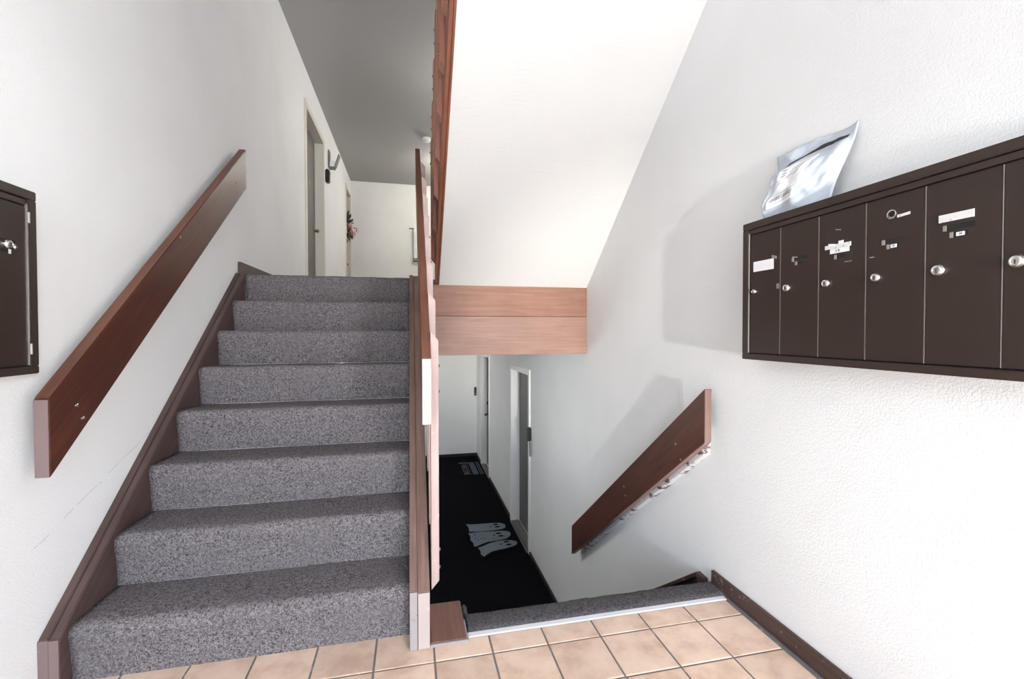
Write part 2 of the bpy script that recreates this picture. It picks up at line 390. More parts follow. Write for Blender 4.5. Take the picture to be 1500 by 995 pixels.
# ------------------------------------------------------------------ up staircase
def step_bm(xa, xb, y, z, rise, go, last=False, sag=0.0):
    """carpeted riser, rounded nosing, tread; front face at y, bottom at z"""
    zt = z + rise; nose = 0.022; rr = 0.03
    prof = [(y + 0.012, z - 0.004)]
    for i in range(5):
        t = i / 4; prof.append((y + 0.012 - nose * (t ** 1.6) * 0.85, z + (rise - rr) * t * 0.93 + 0.004))
    for i in range(1, 7):
        a = math.pi / 2 * i / 6
        prof.append((y - nose * 0.85 + 0.012 + rr * (1 - math.cos(a)), zt - rr + rr * math.sin(a)))
    L = 0.5 if last else go + 0.012
    for i in range(1, 6): prof.append((y + 0.03 + (L - 0.03) * i / 5, zt + (0.0 if last else -0.001 * i)))
    bm = new(); nx = 44; grid = []
    for i in range(nx + 1):
        x = xa + (xb - xa) * i / nx; row = []
        for k, (py, pz) in enumerate(prof):
            n1 = noise.noise(Vector((x * 9, py * 9, pz * 9))) * 0.003 + noise.noise(Vector((x * 60, py * 50, pz * 60))) * 0.0016
            row.append(bm.verts.new((x, py - n1, pz + n1 * 0.8)))
        grid.append(row)
    for a, b_ in zip(grid, grid[1:]):
        for k in range(len(prof) - 1): bm.faces.new((a[k], a[k + 1], b_[k + 1], b_[k]))
    # closing ends and back
    yb, zb = prof[-1][0], z - 0.004
    for row, x in ((grid[0], xa), (grid[-1], xb)):
        bm.faces.new(row + [bm.verts.new((x, yb, zb))])
    return bm
st = thing('staircase', 'grey carpeted stairs climbing from the tiled landing between brown stringers', 'stairs', (-0.55, Y0, 0))
for k in range(8):
    obj('step', step_bm(-1.102, -0.008, Y0 + k * GO, k * RISE, RISE, GO, k == 7), CARPET, st, smooth=True)
# left stringer: two layered boards
zl = lambda y: 0.182 + 0.807 * (y - 1.717)
for nm, xa, xb, dz, m, lab in (('stringer', LW + 0.001, -1.131, 0.004, W_SKIRT, 'outer left stringer board along the wall'), ('stringer', -1.130, -1.102, 0.0, W_SKIRT, 'inner left stringer board beside the carpet')):
    o = obj(nm, prism(new(), [(1.717, 0), (1.717, 0.182 + dz), (3.425, zl(3.425) + dz), (3.425, zl(3.425) - 0.33), (2.2, 0.0)], xa, xb), m, st, bev=0.003)
    o['label'] = lab
obj('stringer_end', box(new(), LW + 0.001, -1.131, 1.713, 1.717, 0, 0.182), W_END, st)
obj('stringer_end', box(new(), -1.130, -1.103, 1.713, 1.717, 0, 0.179), W_END, st)
# right stringer: two layered boards; scuffed plumb ends, front light put into their colour
zr = lambda y: 0.211 + 0.807 * (y - 1.677)
for xa, xb, dz, mend, lab in ((-0.010, 0.0185, 0.004, PALE_G, 'inner right stringer board'), (0.0195, 0.063, -0.002, PALE_P, 'outer right stringer board')):
    o = obj('stringer', prism(new(), [(1.681, 0.002), (1.681, 0.211 + dz), (3.355, zr(3.355) + dz), (3.44, zr(3.355) + dz), (3.44, 1.30), (2.0, 0.0)], xa, xb), W_STR, st, bev=0.003)
    o['label'] = lab
    obj('stringer_end', box(new(), xa + 0.001, xb - 0.001, 1.6765, 1.681, 0.001, 0.208 + dz), mend, st)

# guard railing of the up stairs
rl = thing('stair_railing', 'wooden railing with red-brown rail and pale upright balusters right of the carpeted stairs', 'railing', (0.055, 1.67, 0.2))
rt = lambda y: 1.067 + 0.79 * (y - 1.67)
obj('rail', prism(new(), [(1.672, 1.067 - 0.243), (1.672, 1.067), (3.55, rt(3.55)), (3.55, rt(3.55) - 0.243)], 0.038, 0.0715), W_TOP, rl, bev=0.002)
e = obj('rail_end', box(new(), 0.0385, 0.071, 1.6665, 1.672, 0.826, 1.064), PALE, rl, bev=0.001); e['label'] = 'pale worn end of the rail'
def bolts(parent, x, pts, side=1):
    for y, z in pts:
        bl = obj('bolt', lathe(new(), [(0.008, 0), (0.008, 0.003), (0.005, 0.0065), (0.001, 0.0075)], (x, y, z), (side, 0, 0), 8), GREYM, parent)
by = 1.75
b0 = obj('baluster', prism(new(), [(0.0722, 0.173), (0.1015, 0.207), (0.1015, 1.129), (0.0722, 1.163)], by, by + 0.085, axis=1), W_BAL, rl, loc=(0.087, by, 0.17), bev=0.0015)
bolts(b0, 0.1015, [(by + 0.04, 0.24), (by + 0.04, 0.31), (by + 0.04, 0.93), (by + 0.04, 1.03)])
for k in range(1, 8):
    copy_tree(b0, rl, (b0.location.x, b0.location.y + 0.205 * k, b0.location.z + 0.205 * k * SL))

# ------------------------------------------------------------------ flight above (seen from below)
up = thing('upper_stair_railing', 'red-brown railing and stringer of the flight overhead seen from below', 'railing', (0.18, 3.35, 1.56))
ub = lambda y: zs + 0.006 + SL * (3.40 - y)
yt = 0.95
obj('stringer', prism(new(), [(3.395, ub(3.395)), (yt, ub(yt)), (yt, ub(yt) + 0.32), (3.395, ub(3.395) + 0.32)], 0.1735, 0.192), W_USTR, up, bev=0.002)
o = obj('stringer', prism(new(), [(3.397, ub(3.397) - 0.008), (yt, ub(yt) - 0.008), (yt, ub(yt) + 0.30), (3.397, ub(3.397) + 0.30)], 0.193, 0.2045), W_USTR, up, bev=0.002)
obj('rail', prism(new(), [(3.44, ub(3.44) + 0.78), (yt, ub(yt) + 0.78), (yt, ub(yt) + 1.02), (3.44, ub(3.44) + 1.02)], 0.1735, 0.206), W_USTR, up, bev=0.002)
uy = 3.33
u0 = obj('baluster', prism(new(), [(0.1460, 1.698), (0.1732, 1.662), (0.1732, 2.58), (0.1460, 2.545)], uy, uy + 0.085, axis=1), W_UBAL, up, loc=(0.16, uy, 1.66), bev=0.0015)
bolts(u0, 0.1460, [(uy + 0.045, 1.75), (uy + 0.045, 1.81), (uy + 0.045, 2.38), (uy + 0.045, 2.46)], -1)
for k in range(1, 12):
    copy_tree(u0, up, (u0.location.x, u0.location.y - 0.203 * k, u0.location.z + 0.203 * k * SL))

# ------------------------------------------------------------------ down staircase
dn = thing('staircase', 'stairs going down from the landing, only the carpeted edge and dark skirt showing', 'stairs', (0.7, 1.85, -0.2))
YN = 1.862
dr = -ZL / 8
# carpet nosing strip at the landing edge
prof = [(1.733, -0.02), (1.733, 0.002), (1.76, 0.006), (1.82, 0.005)] + [(YN - 0.03 + 0.035 * math.sin(a), -0.032 + 0.035 * math.cos(a)) for a in [math.pi / 2 * i / 5 for i in range(6)]] + [(YN - 0.01, -dr), (1.75, -dr)]
bm = new(); nx = 50; rows = []
for i in range(nx + 1):
    x = 0.212 + (RW - 0.004 - 0.212) * i / nx
    rows.append([bm.verts.new((x, py + noise.noise(Vector((x * 14, py * 3, 0))) * 0.004 + noise.noise(Vector((x * 70, py * 30, 1))) * 0.002, pz + noise.noise(Vector((x * 40, py * 40, 3))) * 0.002)) for py, pz in prof])
for a, b_ in zip(rows, rows[1:]):
    for k in range(len(prof)): bm.faces.new((a[k], b_[k], b_[(k + 1) % len(prof)], a[(k + 1) % len(prof)]))
bm.faces.new(rows[0]); bm.faces.new(rows[-1])
obj('carpet_nosing', bm, CARPET_N, dn, smooth=True)
obj('carpet_nosing', box(new(), 0.203, 0.224, 1.80, 1.925, -0.03, -0.002), CARPET_N, dn, bev=0.006)
for k in range(1, 8):
    obj('step', box(new(), 0.05, RW - 0.021, 1.75, YN + k * GO, -k * dr - dr, -k * dr), CARPET_D, dn, bev=0.015)
sk_ = lambda y: 0.0 - 0.77 * (y - 1.93)
obj('skirt_board', prism(new(), [(1.90, -0.30), (1.90, -0.012), (1.93, -0.012), (3.75, sk_(3.75) - 0.012), (3.75, ZL), (3.3, ZL)], RW - 0.014, RW - 0.001), BLACKW, dn)
c = obj('skirt_cap', prism(new(), [(1.915, -0.02), (1.93, 0.004), (3.77, sk_(3.77) + 0.004), (3.77, sk_(3.77) - 0.016), (1.935, -0.022)], RW - 0.026, RW - 0.001), W_BASE, dn, bev=0.002)
obj('skirt_cap', prism(new(), [(1.875, -0.02), (1.875, -0.0), (1.93, 0.002), (1.93, -0.1), (1.915, -0.1)], RW - 0.024, RW - 0.001), W_BASE, dn, bev=0.002)
# brown board patch at the foot of the railing
pb = tag(obj('floor_block', box(new(), 0.066, 0.199, 1.683, 1.93, -0.02, 0.014), W_BLOCK, bev=0.003), 'flat brown wooden board on the tiles at the foot of the railing', 'board')
obj('board_edge', box(new(), 0.064, 0.204, 1.677, 1.683, 0.0, 0.011), PALE_G, pb)
obj('board_edge', box(new(), 0.199, 0.204, 1.683, 1.80, -0.012, 0.010), PALE_G, pb)

# ------------------------------------------------------------------ wall handrails
hl = thing('handrail', 'dark red-brown plank handrail rising along the left wall above the stairs', 'handrail', (-1.12, 1.665, 0.8))
obj('batten', prism(new(), [(1.80, 0.90), (1.80, 1.0), (3.30, 2.22), (3.30, 2.12)], LW, -1.126), W_RAIL, hl)
hz = lambda y: 0.957 + 0.8195 * (y - 1.665)
obj('board', prism(new(), [(1.668, 0.714), (1.668, 0.958), (3.42, hz(3.42)), (3.42, hz(3.42) - 0.262)], -1.1255, -1.085), W_RAIL, hl, bev=0.0025)
o = obj('board_top', prism(new(), [(1.672, 0.9615), (1.672, 0.9635), (3.416, hz(3.416) + 0.0025), (3.416, hz(3.416) + 0.0005)], -1.1235, -1.087), W_TOP, hl); o['label'] = 'lighter top edge'  # strip of lighter wood laid along the top face
o = obj('board_end', box(new(), -1.1235, -1.087, 1.6645, 1.668, 0.716, 0.955), W_END, hl); o['label'] = 'greyish plumb-cut end'
for y, z in ((1.787, 0.919), (1.814, 0.871), (3.24, 2.118), (3.255, 2.06), (2.5, 1.62)):
    obj('screw', lathe(new(), [(0.0065, 0), (0.0065, 0.002), (0.004, 0.0035)], (-1.085, y, z), (1, 0, 0), 10), CHROME if y < 2 else GREYM, hl)
hr = thing('handrail', 'dark brown plank handrail falling along the right wall below the mailboxes', 'handrail', (1.32, 1.80, 0.66))
a0 = (0.905 + 0.44) / (3.53 - 1.80)
obj('board', prism(new(), [(1.804, 0.66), (1.804, 0.904), (3.53, -0.44), (3.53, -0.675)], 1.285, 1.320), W_RAILR, hr, bev=0.0025)
bz = lambda y: 0.66 - (0.66 + 0.675) / 1.73 * (y - 1.80)
o = obj('batten', prism(new(), [(1.86, bz(1.86) - 0.024), (1.86, bz(1.86) + 0.12), (3.42, bz(3.42) + 0.12), (3.42, bz(3.42) - 0.024)], 1.3205, RW), SCRAPE, hr, bev=0.003); o['label'] = 'backing strip with scraped white paint'
o = obj('board_end', box(new(), 1.286, 1.319, 1.800, 1.804, 0.662, 0.902), wood('pinkish_end', (0.15, 0.088, 0.072), (0.22, 0.135, 0.11), 2), hr); o['label'] = 'lighter plumb-cut end'
o = obj('board_edge', prism(new(), [(1.806, 0.6565), (1.806, 0.6595), (2.75, bz(2.75) - 0.0005), (2.75, bz(2.75) - 0.0035)], 1.287, 1.3185), wood('worn_edge', (0.17, 0.10, 0.083), (0.27, 0.175, 0.15), 1, 0.5, 0.1, slope=0.65), hr); o['label'] = 'worn lighter lower edge'
for y, z in ((2.03, 0.60), (1.985, 0.535), (2.591, 0.20), (2.57, 0.15), (3.40, -0.485), (3.40, -0.545)):
    obj('screw', lathe(new(), [(0.006, 0), (0.006, 0.002), (0.004, 0.003)], (1.285, y, z), (-1, 0, 0), 10), GREYM, hr)

# ------------------------------------------------------------------ mailboxes
def mailbox(side, label, y_end, ndoor, y_first, pitch, first):
    """side = +1 right wall, -1 left wall; far end at y_end, doors run back toward the entrance"""
    F = 1.25 if side > 0 else -1.05
    Wl = RW if side > 0 else LW
    zt, zb = 1.572 if side > 0 else 1.563, 1.056 if side > 0 else 1.044
    dt, db = zt - 0.049, zb + 0.026
    d = -side                                             # front points this way
    ynear = y_first - first - (ndoor - 1) * pitch - 0.033
    t = thing('mailbox_unit', label, 'mailbox', (Wl, (y_end + ynear) / 2, zb))
    X = lambda a: F - d * a                               # a > 0 goes into the wall
    def bx(a0, a1, ya, yb, za, zb2):
        return box(new(), min(X(a0), X(a1)), max(X(a0), X(a1)), ya, yb, za, zb2)
    obj('case', bx(0.012, abs(Wl - F) - 0.001, ynear + 0.004, y_end - 0.004, zb + 0.004, zt - 0.004), DARKGAP, t)
    bm = bx(0.0, abs(Wl - F), ynear, y_end, zt - 0.026, zt)
    box(bm, min(X(0.0), X(abs(Wl - F))), max(X(0.0), X(abs(Wl - F))), ynear, y_end, zb, zb + 0.022)
    box(bm, min(X(0), X(abs(Wl - F))), max(X(0), X(abs(Wl - F))), y_end - 0.028, y_end, zb + 0.022, zt - 0.026)
    box(bm, min(X(0), X(abs(Wl - F))), max(X(0), X(abs(Wl - F))), ynear, ynear + 0.028, zb + 0.022, zt - 0.026)
    obj('frame', bm, BROWNF, t, bev=0.002)
    obj('top_rail', bx(0.003, 0.012, ynear + 0.03, y_end - 0.032, zt - 0.045, zt - 0.029), BROWNF, t, bev=0.001)
    obj('frame_edge', bx(0.002, 0.008, y_end - 0.0315, y_end - 0.0295, db, dt + 0.01), STEELE, t)
    doors = []
    yb = y_first
    for k in range(ndoor):
        wd = first if k == 0 else pitch
        ya = yb - wd
        dr_ = obj('door', bx(0.004, 0.014, ya + 0.0022, yb - 0.0022, db, dt), BROWNM, t, bev=0.0012)
        doors.append((dr_, ya, yb))
        if k < ndoor - 1: obj('door_edge', bx(0.0045, 0.012, ya - 0.0008, ya + 0.0012, db, dt), STEELE, t)
        yb = ya
    return t, doors, bx, X, d
mb, doors, bx, X, d = mailbox(1, 'long brown metal row of mailboxes on the right wall under the parcel', 1.526, 7, 1.4905, 0.1525, 0.144)
def lock(door, y, z, r, X, d, m=CHROME):
    c = (X(0.004), y, z)
    lk = obj('lock', lathe(new(), [(r * 1.02, -0.001), (r * 1.02, 0.002), (r * 0.98, 0.006), (r * 0.80, 0.0105), (r * 0.55, 0.012), (r * 0.5, 0.0112), (r * 0.3, 0.0112)], c, (d, 0, 0), 20), m, door, smooth=False)
    xk = X(0.004) + d * 0.0113
    obj('keyway', box(new(), min(xk, xk + d * 0.0012), max(xk, xk + d * 0.0012), y - 0.0012, y + 0.0012, z - 0.006, z + 0.004), INK, door)
def slot(door, y0, y1, z0, z1, X, d, m=DARKGAP, a=0.0038):
    return obj('slot', box(new(), *sorted((X(a), X(0.0046))), y0, y1, z0, z1), m, door)
def face_box(door, nm, y0, y1, z0, z1, m, X, a0=0.0025, a1=0.004, skew=0.0, bev=0.0):
    bm = prism(new(), [(y0, z0 + skew), (y1, z0), (y1, z1), (y0, z1 + skew)], *sorted((X(a0), X(a1))), axis=0)
    return obj(nm, bm, m, door, bev=bev)
zlk = 1.310
for k, (y, r) in enumerate([(1.463, 0.0095), (1.314, 0.013), (1.163, 0.0125), (1.009, 0.0125), (0.857, 0.0145), (0.709, 0.0145), (0.556, 0.0145)]):
    lock(doors[k][0], y, zlk, r, X, d)
D = [q[0] for q in doors]
TW = [(0, -1, 0, 0), (0, 0, 1, 0), (-1, 0, 0, 0), (0, 0, 0, 1)]
def face_text(door, body, size, y, z, a, X, m=INK):
    M = Matrix(((0, 0, -1, X(a)), (-1, 0, 0, y), (0, 1, 0, z), (0, 0, 0, 1)))
    o = text_mesh('lettering', body, size, m, door, M, 0.0002); return o
# first door: wide blank white sticker, bent metal scrap over its corner
face_box(D[0], 'sticker', 1.376, 1.472, 1.384, 1.421, PAPER, X, 0.003, 0.004)
face_box(D[0], 'chip', 1.362, 1.384, 1.424, 1.434, STEELE, X, 0.003, 0.004, -0.007)
face_box(D[0], 'chip', 1.350, 1.362, 1.312, 1.330, STEELE, X, 0.0034, 0.004)
# second door: empty name slot and number slot
slot(D[1], 1.236, 1.290, 1.400, 1.412, X, d); slot(D[1], 1.252, 1.276, 1.384, 1.394, X, d)
face_box(D[1], 'chip', 1.288, 1.296, 1.396, 1.410, STEELE, X); face_box(D[1], 'chip', 1.274, 1.294, 1.4105, 1.414, STEELE, X, 0.0026, 0.004, -0.004)
face_box(D[1], 'chip', 1.275, 1.283, 1.383, 1.394, STEELE, X)
# third door: torn tape over a small number card
face_box(D[2], 'tape', 1.086, 1.170, 1.413, 1.425, TAPE, X, 0.0022, 0.004)
face_box(D[2], 'tape', 1.135, 1.158, 1.424, 1.430, PAPER, X, 0.0018, 0.004, -0.004); face_box(D[2], 'tape', 1.110, 1.124, 1.424, 1.433, PAPER, X, 0.0016, 0.004)
face_box(D[2], 'number_card', 1.091, 1.153, 1.398, 1.4125, PAPER, X, 0.0028, 0.004)
face_text(D[2], '2 8', 0.011, 1.128, 1.405, 0.0025, X)
slot(D[2], 1.105, 1.136, 1.381, 1.394, X, d); face_box(D[2], 'chip', 1.131, 1.139, 1.380, 1.393, STEELE, X)
face_box(D[2], 'chip', 1.118, 1.136, 1.468, 1.471, STEELE, X, 0.0032, 0.004, -0.004); face_box(D[2], 'chip', 1.083, 1.106, 1.367, 1.369, STEELE, X, 0.0034, 0.004)
# fourth door: bare lock hole high up, tarnish beside it, slots
obj('lock_hole', lathe(new(), [(0.0125, -0.001), (0.0125, 0.002), (0.009, 0.003), (0.0085, 0.001)], (X(0.004), 0.971, 1.474), (d, 0, 0), 18), CHROME, D[3])
obj('lock_plug', lathe(new(), [(0.0085, 0), (0.0085, 0.003), (0.004, 0.0035)], (X(0.004), 0.969, 1.475), (d, 0, 0), 14), BLACKP, D[3])
face_box(D[3], 'scrape', 0.925, 0.957, 1.462, 1.469, TAPE, X, 0.0036, 0.004, 0.002)
slot(D[3], 0.938, 0.990, 1.398, 1.411, X, d); slot(D[3], 0.952, 0.978, 1.384, 1.395, X, d)
face_box(D[3], 'chip', 0.988, 0.996, 1.396, 1.409, STEELE, X); face_box(D[3], 'chip', 0.976, 0.983, 1.383, 1.395, STEELE, X)
face_box(D[3], 'number_tag', 0.957, 0.973, 1.385, 1.394, PAPER, X, 0.0032, 0.0037); face_text(D[3], '00', 0.007, 0.965, 1.3895, 0.0030, X)
face_box(D[3], 'chip', 1.018, 1.030, 1.3665, 1.3695, STEELE, X, 0.0034, 0.004)
# fifth door: grey tape strip, slots with number
face_box(D[4], 'tape', 0.788, 0.859, 1.424, 1.442, TAPE, X, 0.0020, 0.004)
slot(D[4], 0.786, 0.846, 1.402, 1.4155, X, d); slot(D[4], 0.800, 0.832, 1.384, 1.3965, X, d)
face_box(D[4], 'chip', 0.843, 0.850, 1.402, 1.4155, STEELE, X); face_box(D[4], 'chip', 0.829, 0.836, 1.384, 1.397, STEELE, X)
face_box(D[4], 'number_tag', 0.806, 0.823, 1.386, 1.395, PAPER, X, 0.0032, 0.0037); face_text(D[4], '00', 0.007, 0.814, 1.3905, 0.0030, X)
# sixth door: white card at its edge
face_box(D[5], 'sticker', 0.62, 0.701, 1.420, 1.438, PAPER, X, 0.003, 0.004)
slot(D[6], 0.49, 0.545, 1.40, 1.412, X, d)

ml, ldoors, bxl, Xl, dl_ = mailbox(-1, 'brown metal mailbox unit on the left wall, cut off by the frame', 1.581, 7, 1.549, 0.1525, 0.150)
ld = ldoors[0][0]
lock(ld, 1.482, 1.398, 0.0125, Xl, dl_)
obj('lock_cap', lathe(new(), [(0.0045, 0), (0.0055, 0.006), (0.003, 0.009)], (Xl(0.004), 1.503, 1.3935), (dl_, 0, 0), 12), CHROME, ld)
face_box(ld, 'slot', 1.462, 1.512, 1.404, 1.412, DARKGAP, Xl, 0.0036, 0.0046)
face_box(ld, 'slot', 1.465, 1.49, 1.376, 1.386, DARKGAP, Xl, 0.0036, 0.0046)
face_box(ld, 'number_tag', 1.489, 1.497, 1.374, 1.386, TAPE, Xl, 0.003, 0.004)
face_box(ld, 'chip', 1.507, 1.513, 1.388, 1.402, STEELE, Xl, 0.003, 0.004)
face_box(ml, 'hinge_edge', 1.5497, 1.5527, 1.072, 1.520, CHROME, Xl, 0.001, 0.010)
for za in (1.10, 1.47): obj('hinge', lathe(new(), [(0.0035, 0), (0.0035, 0.03)], (Xl(-0.001), 1.5510, za), (0, 0, 1), 10), STEELE, ml)
for k in range(1, 7):
    lock(ldoors[k][0], 1.482 - 0.1525 * k, 1.30, 0.0125, Xl, dl_)

# ------------------------------------------------------------------ parcel on the right mailboxes
pc = thing('parcel', 'silvery plastic mailer with shipping label leaning on the wall atop the mailboxes', 'parcel', (1.32, 1.30, 1.572))
def sm(a, b_, x):
    t = max(0, min(1, (x - a) / (b_ - a))); return t * t * (3 - 2 * t)
def pouch(s, t):
    yl = 1.478 - 0.040 * math.sin(t * 2.2) + 0.010 * t
    yr = 1.205 - 0.062 * t + 0.006 * math.sin(t * 6)
    y = yl + (yr - yl) * s
    z = 1.574 + 0.238 * t + 0.010 * math.sin(s * 3.1) * (1 - t) * 0.0 - 0.004 * math.sin(s * 9) * t
    ridge = 0.68 + 0.16 * (t - 0.4)
    prof = sm(0.0, 0.11, s) * (1.0 - 0.30 * s / ridge) if s < ridge else 0.70 * max(0.0, 1 - ((s - ridge) / (1 - ridge)) ** 1.2)
    prof = min(1.0, prof)
    body = 0.058 * prof * (1 - sm(0.62, 0.86, t)) * (0.55 + 0.45 * sm(0.0, 0.25, t))
    flap = 0.012 * math.sin(s * 6.0 + 0.6) * sm(0.7, 1.0, t)
    wr = noise.noise(Vector((s * 5 + t * 3, t * 4 - s * 2, 1.7))) * 0.012 + noise.noise(Vector((s * 13 - t * 8, t * 12, 4.1))) * 0.005
    wr *= sm(0, 0.1, s) * (1 - sm(0.9, 1, s))
    lean = 1.325 + 0.028 * t - 0.012 * (1 - t)
    return Vector((lean - body - wr - flap - 0.008, y, z))
NS, NT = 48, 40
bm = new(); fr, bk = [], []
for i in range(NS + 1):
    fr.append([bm.verts.new(pouch(i / NS, j / NT)) for j in range(NT + 1)])
    bk.append([bm.verts.new(Vector((min(RW - 0.002, p.x + 0.004 + 0.02 * math.sin(math.pi * i / NS) * (1 - j / NT)), p.y, p.z))) for j, p in [(j, pouch(i / NS, j / NT)) for j in range(NT + 1)]])
for gnd in (fr, bk):
    for i in range(NS):
        for j in range(NT): bm.faces.new((gnd[i][j], gnd[i + 1][j], gnd[i + 1][j + 1], gnd[i][j + 1]))
for i in range(NS):
    for j in (0, NT): bm.faces.new((fr[i][j], fr[i + 1][j], bk[i + 1][j], bk[i][j]))
for j in range(NT):
    for i in (0, NS): bm.faces.new((fr[i][j], fr[i][j + 1], bk[i][j + 1], bk[i][j]))
obj('pouch', bm, MAILER, pc, smooth=True)
def conform(nm, f, n1, n2, m, off):
    bm = new(); g_ = [[bm.verts.new(pouch(*f(a / n1, b_ / n2)) + Vector((-off, 0, 0.0))) for b_ in range(n2 + 1)] for a in range(n1 + 1)]
    g2 = [[bm.verts.new(v.co + Vector((0.0008, 0, 0))) for v in row] for row in g_]
    for i in range(n1):
        for j in range(n2):
            bm.faces.new((g_[i][j], g_[i + 1][j], g_[i + 1][j + 1], g_[i][j + 1])); bm.faces.new((g2[i][j], g2[i + 1][j], g2[i + 1][j + 1], g2[i][j + 1]))
    for i in range(n1):
        for j in (0, n2): bm.faces.new((g_[i][j], g_[i + 1][j], g2[i + 1][j], g2[i][j]))
    for j in range(n2):
        for i in (0, n1): bm.faces.new((g_[i][j], g_[i][j + 1], g2[i][j + 1], g2[i][j]))
    return obj(nm, bm, m, pc, smooth=True)
lab_f = lambda a, b_: (0.15 + 0.43 * a + 0.08 * b_, 0.12 + 0.54 * b_ + 0.07 * a)
lb = conform('shipping_label', lab_f, 18, 18, PAPER, 0.0022)
conform('seal_strip', lambda a, b_: (0.24 + 0.69 * a, 0.72 + 0.125 * math.sin(a * 2.1) + 0.062 * b_ * (1 - 0.35 * a)), 30, 2, INK, 0.0024)
def on_label(nm, a0, a1, b0, b1, m):
    return conform(nm, lambda a, b_: lab_f(a0 + (a1 - a0) * a, b0 + (b1 - b0) * b_), 6, 3, m, 0.0031)
xx = 0.10
rb = random.Random(3)
while xx < 0.86:
    wd = rb.choice((0.012, 0.02, 0.03)); on_label('barcode_bar', xx, xx + wd, 0.14, 0.24, INKG); xx += wd + rb.choice((0.012, 0.02, 0.03))
for b0 in (0.27, 0.31, 0.08): on_label('print_line', 0.06, 0.92, b0, b0 + 0.008, INKG)
for b0, a0, a1 in ((0.70, 0.05, 0.90), (0.955, 0.62, 0.95), (0.90, 0.62, 0.9), (0.85, 0.62, 0.93), (0.79, 0.62, 0.85)): on_label('print_line', a0, a1, b0, b0 + 0.010, INKG)
for b0 in (0.76, 0.83, 0.90): on_label('print_line', 0.16, 0.28, b0, b0 + 0.035, INKG)
# ------------------------------------------------------------------ doors
def casing(parent, axis_x, d, y0, y1, z0, zt, w_, m):
    """steel frame around an opening in a side wall; d = direction into the hall"""
    a, b_ = sorted((axis_x - d * 0.13, axis_x + d * 0.014))
    bm = new()
    box(bm, a, b_, y0 - w_, y0 + 0.012, z0, zt + w_); box(bm, a, b_, y1 - 0.012, y1 + w_, z0, zt + w_)
    box(bm, a, b_, y0 + 0.012, y1 - 0.012, zt - 0.012, zt + w_)
    # stop
    s0, s1 = sorted((axis_x - d * 0.085, axis_x - d * 0.105))
    box(bm, s0, s1, y0 + 0.012, y0 + 0.03, z0, zt - 0.012); box(bm, s0, s1, y1 - 0.03, y1 - 0.012, z0, zt - 0.012)
    return obj('frame', bm, m, parent, bev=0.002)
def slab(parent, axis_x, d, y0, y1, z0, zt, m, rec=0.105):
    a, b_ = sorted((axis_x - d * rec, axis_x - d * (rec + 0.04)))
    return obj('panel', box(new(), a, b_, y0 + 0.014, y1 - 0.014, z0 + 0.012, zt - 0.014), m, parent, bev=0.002)
def struct_thing(name, loc, label):
    o = bpy.data.objects.new(name, None); COL.objects.link(o); o.location = loc; o['kind'] = 'structure'; o['_w'] = tuple(loc); o['label'] = label
    return o
d1 = struct_thing('door_1', (LW, 6.1, ZU), 'dark taupe apartment door in a cream frame at the top of the stairs')
casing(d1, LW, 1, *DL[0][:2], ZU, DL[0][2], 0.06, CREAM); slab(d1, LW, 1, *DL[0][:2], ZU, DL[0][2], DOORB)
obj('number', box(new(), LW - 0.106, LW - 0.102, 6.30, 6.34, 3.05, 3.10), CHROME, d1)
obj('knob', lathe(new(), [(0.02, 0), (0.012, 0.02), (0.026, 0.045), (0.02, 0.06)], (LW - 0.105, 6.58, 2.52), (1, 0, 0), 14), GREYM, d1)
d2 = struct_thing('door_2', (LW, 9.2, ZU), 'far apartment door with a floral wreath at the end of the upper hall')
casing(d2, LW, 1, *DL[1][:2], ZU, DL[1][2], 0.05, CREAM); slab(d2, LW, 1, *DL[1][:2], ZU, DL[1][2], DOORB)
obj('keypad', box(new(), LW - 0.106, LW - 0.07, 9.37, 9.43, 2.55, 2.68), WHITEPL, d2, bev=0.004)
bm = lathe(new(), [(0.03, 0), (0.03, 0.012), (0.014, 0.014), (0.014, 0.07)], (LW - 0.105, 9.38, 2.47), (1, 0, 0), 12)
box(bm, LW - 0.05, LW - 0.03, 9.26, 9.40, 2.455, 2.485)
obj('lever', bm, BLACKP, d2)
d3 = struct_thing('door_3', (RW, 5.7, ZL), 'grey apartment door in a white frame beside the ghost mat')
casing(d3, RW, -1, *DR[0][:2], ZL, DR[0][2], 0.055, WHITEP); slab(d3, RW, -1, *DR[0][:2], ZL, DR[0][2], DOORM)
bm = new()
for k in range(5): box(bm, RW - 0.03 + k * 0.028, RW - 0.03 + k * 0.028 + 0.018, DR[0][0] + 0.013, DR[0][1] - 0.013, ZL, ZL + 0.014 + 0.003 * (k % 2))
obj('threshold', bm, GREYM, d3)
obj('number', box(new(), RW + 0.099, RW + 0.105, 5.52, 5.57, 0.34, 0.385), CHROME, d3)
obj('knocker', lathe(new(), [(0.012, 0), (0.012, 0.01), (0.006, 0.012)], (RW + 0.105, 5.62, 0.365), (-1, 0, 0), 10), CHROME, d3)
bm = box(new(), RW + 0.06, RW + 0.104, 5.42, 5.485, 0.03, 0.24)
obj('keypad_lock', bm, BLACKP, d3, bev=0.012)
d4 = struct_thing('door_4', (RW, 8.5, ZL), 'dark apartment door at the far end of the lower hall')
casing(d4, RW, -1, *DR[1][:2], ZL, DR[1][2], 0.055, WHITEP); slab(d4, RW, -1, *DR[1][:2], ZL, DR[1][2], DOORM)
bm = new()
for k in range(4): box(bm, RW - 0.02 + k * 0.03, RW + k * 0.03, DR[1][0] + 0.013, DR[1][1] - 0.013, ZL, ZL + 0.014)
obj('threshold', bm, GREYM, d4)
bm = lathe(new(), [(0.03, 0), (0.03, 0.012), (0.014, 0.014), (0.014, 0.06)], (RW + 0.105, 8.80, -0.46), (-1, 0, 0), 12)
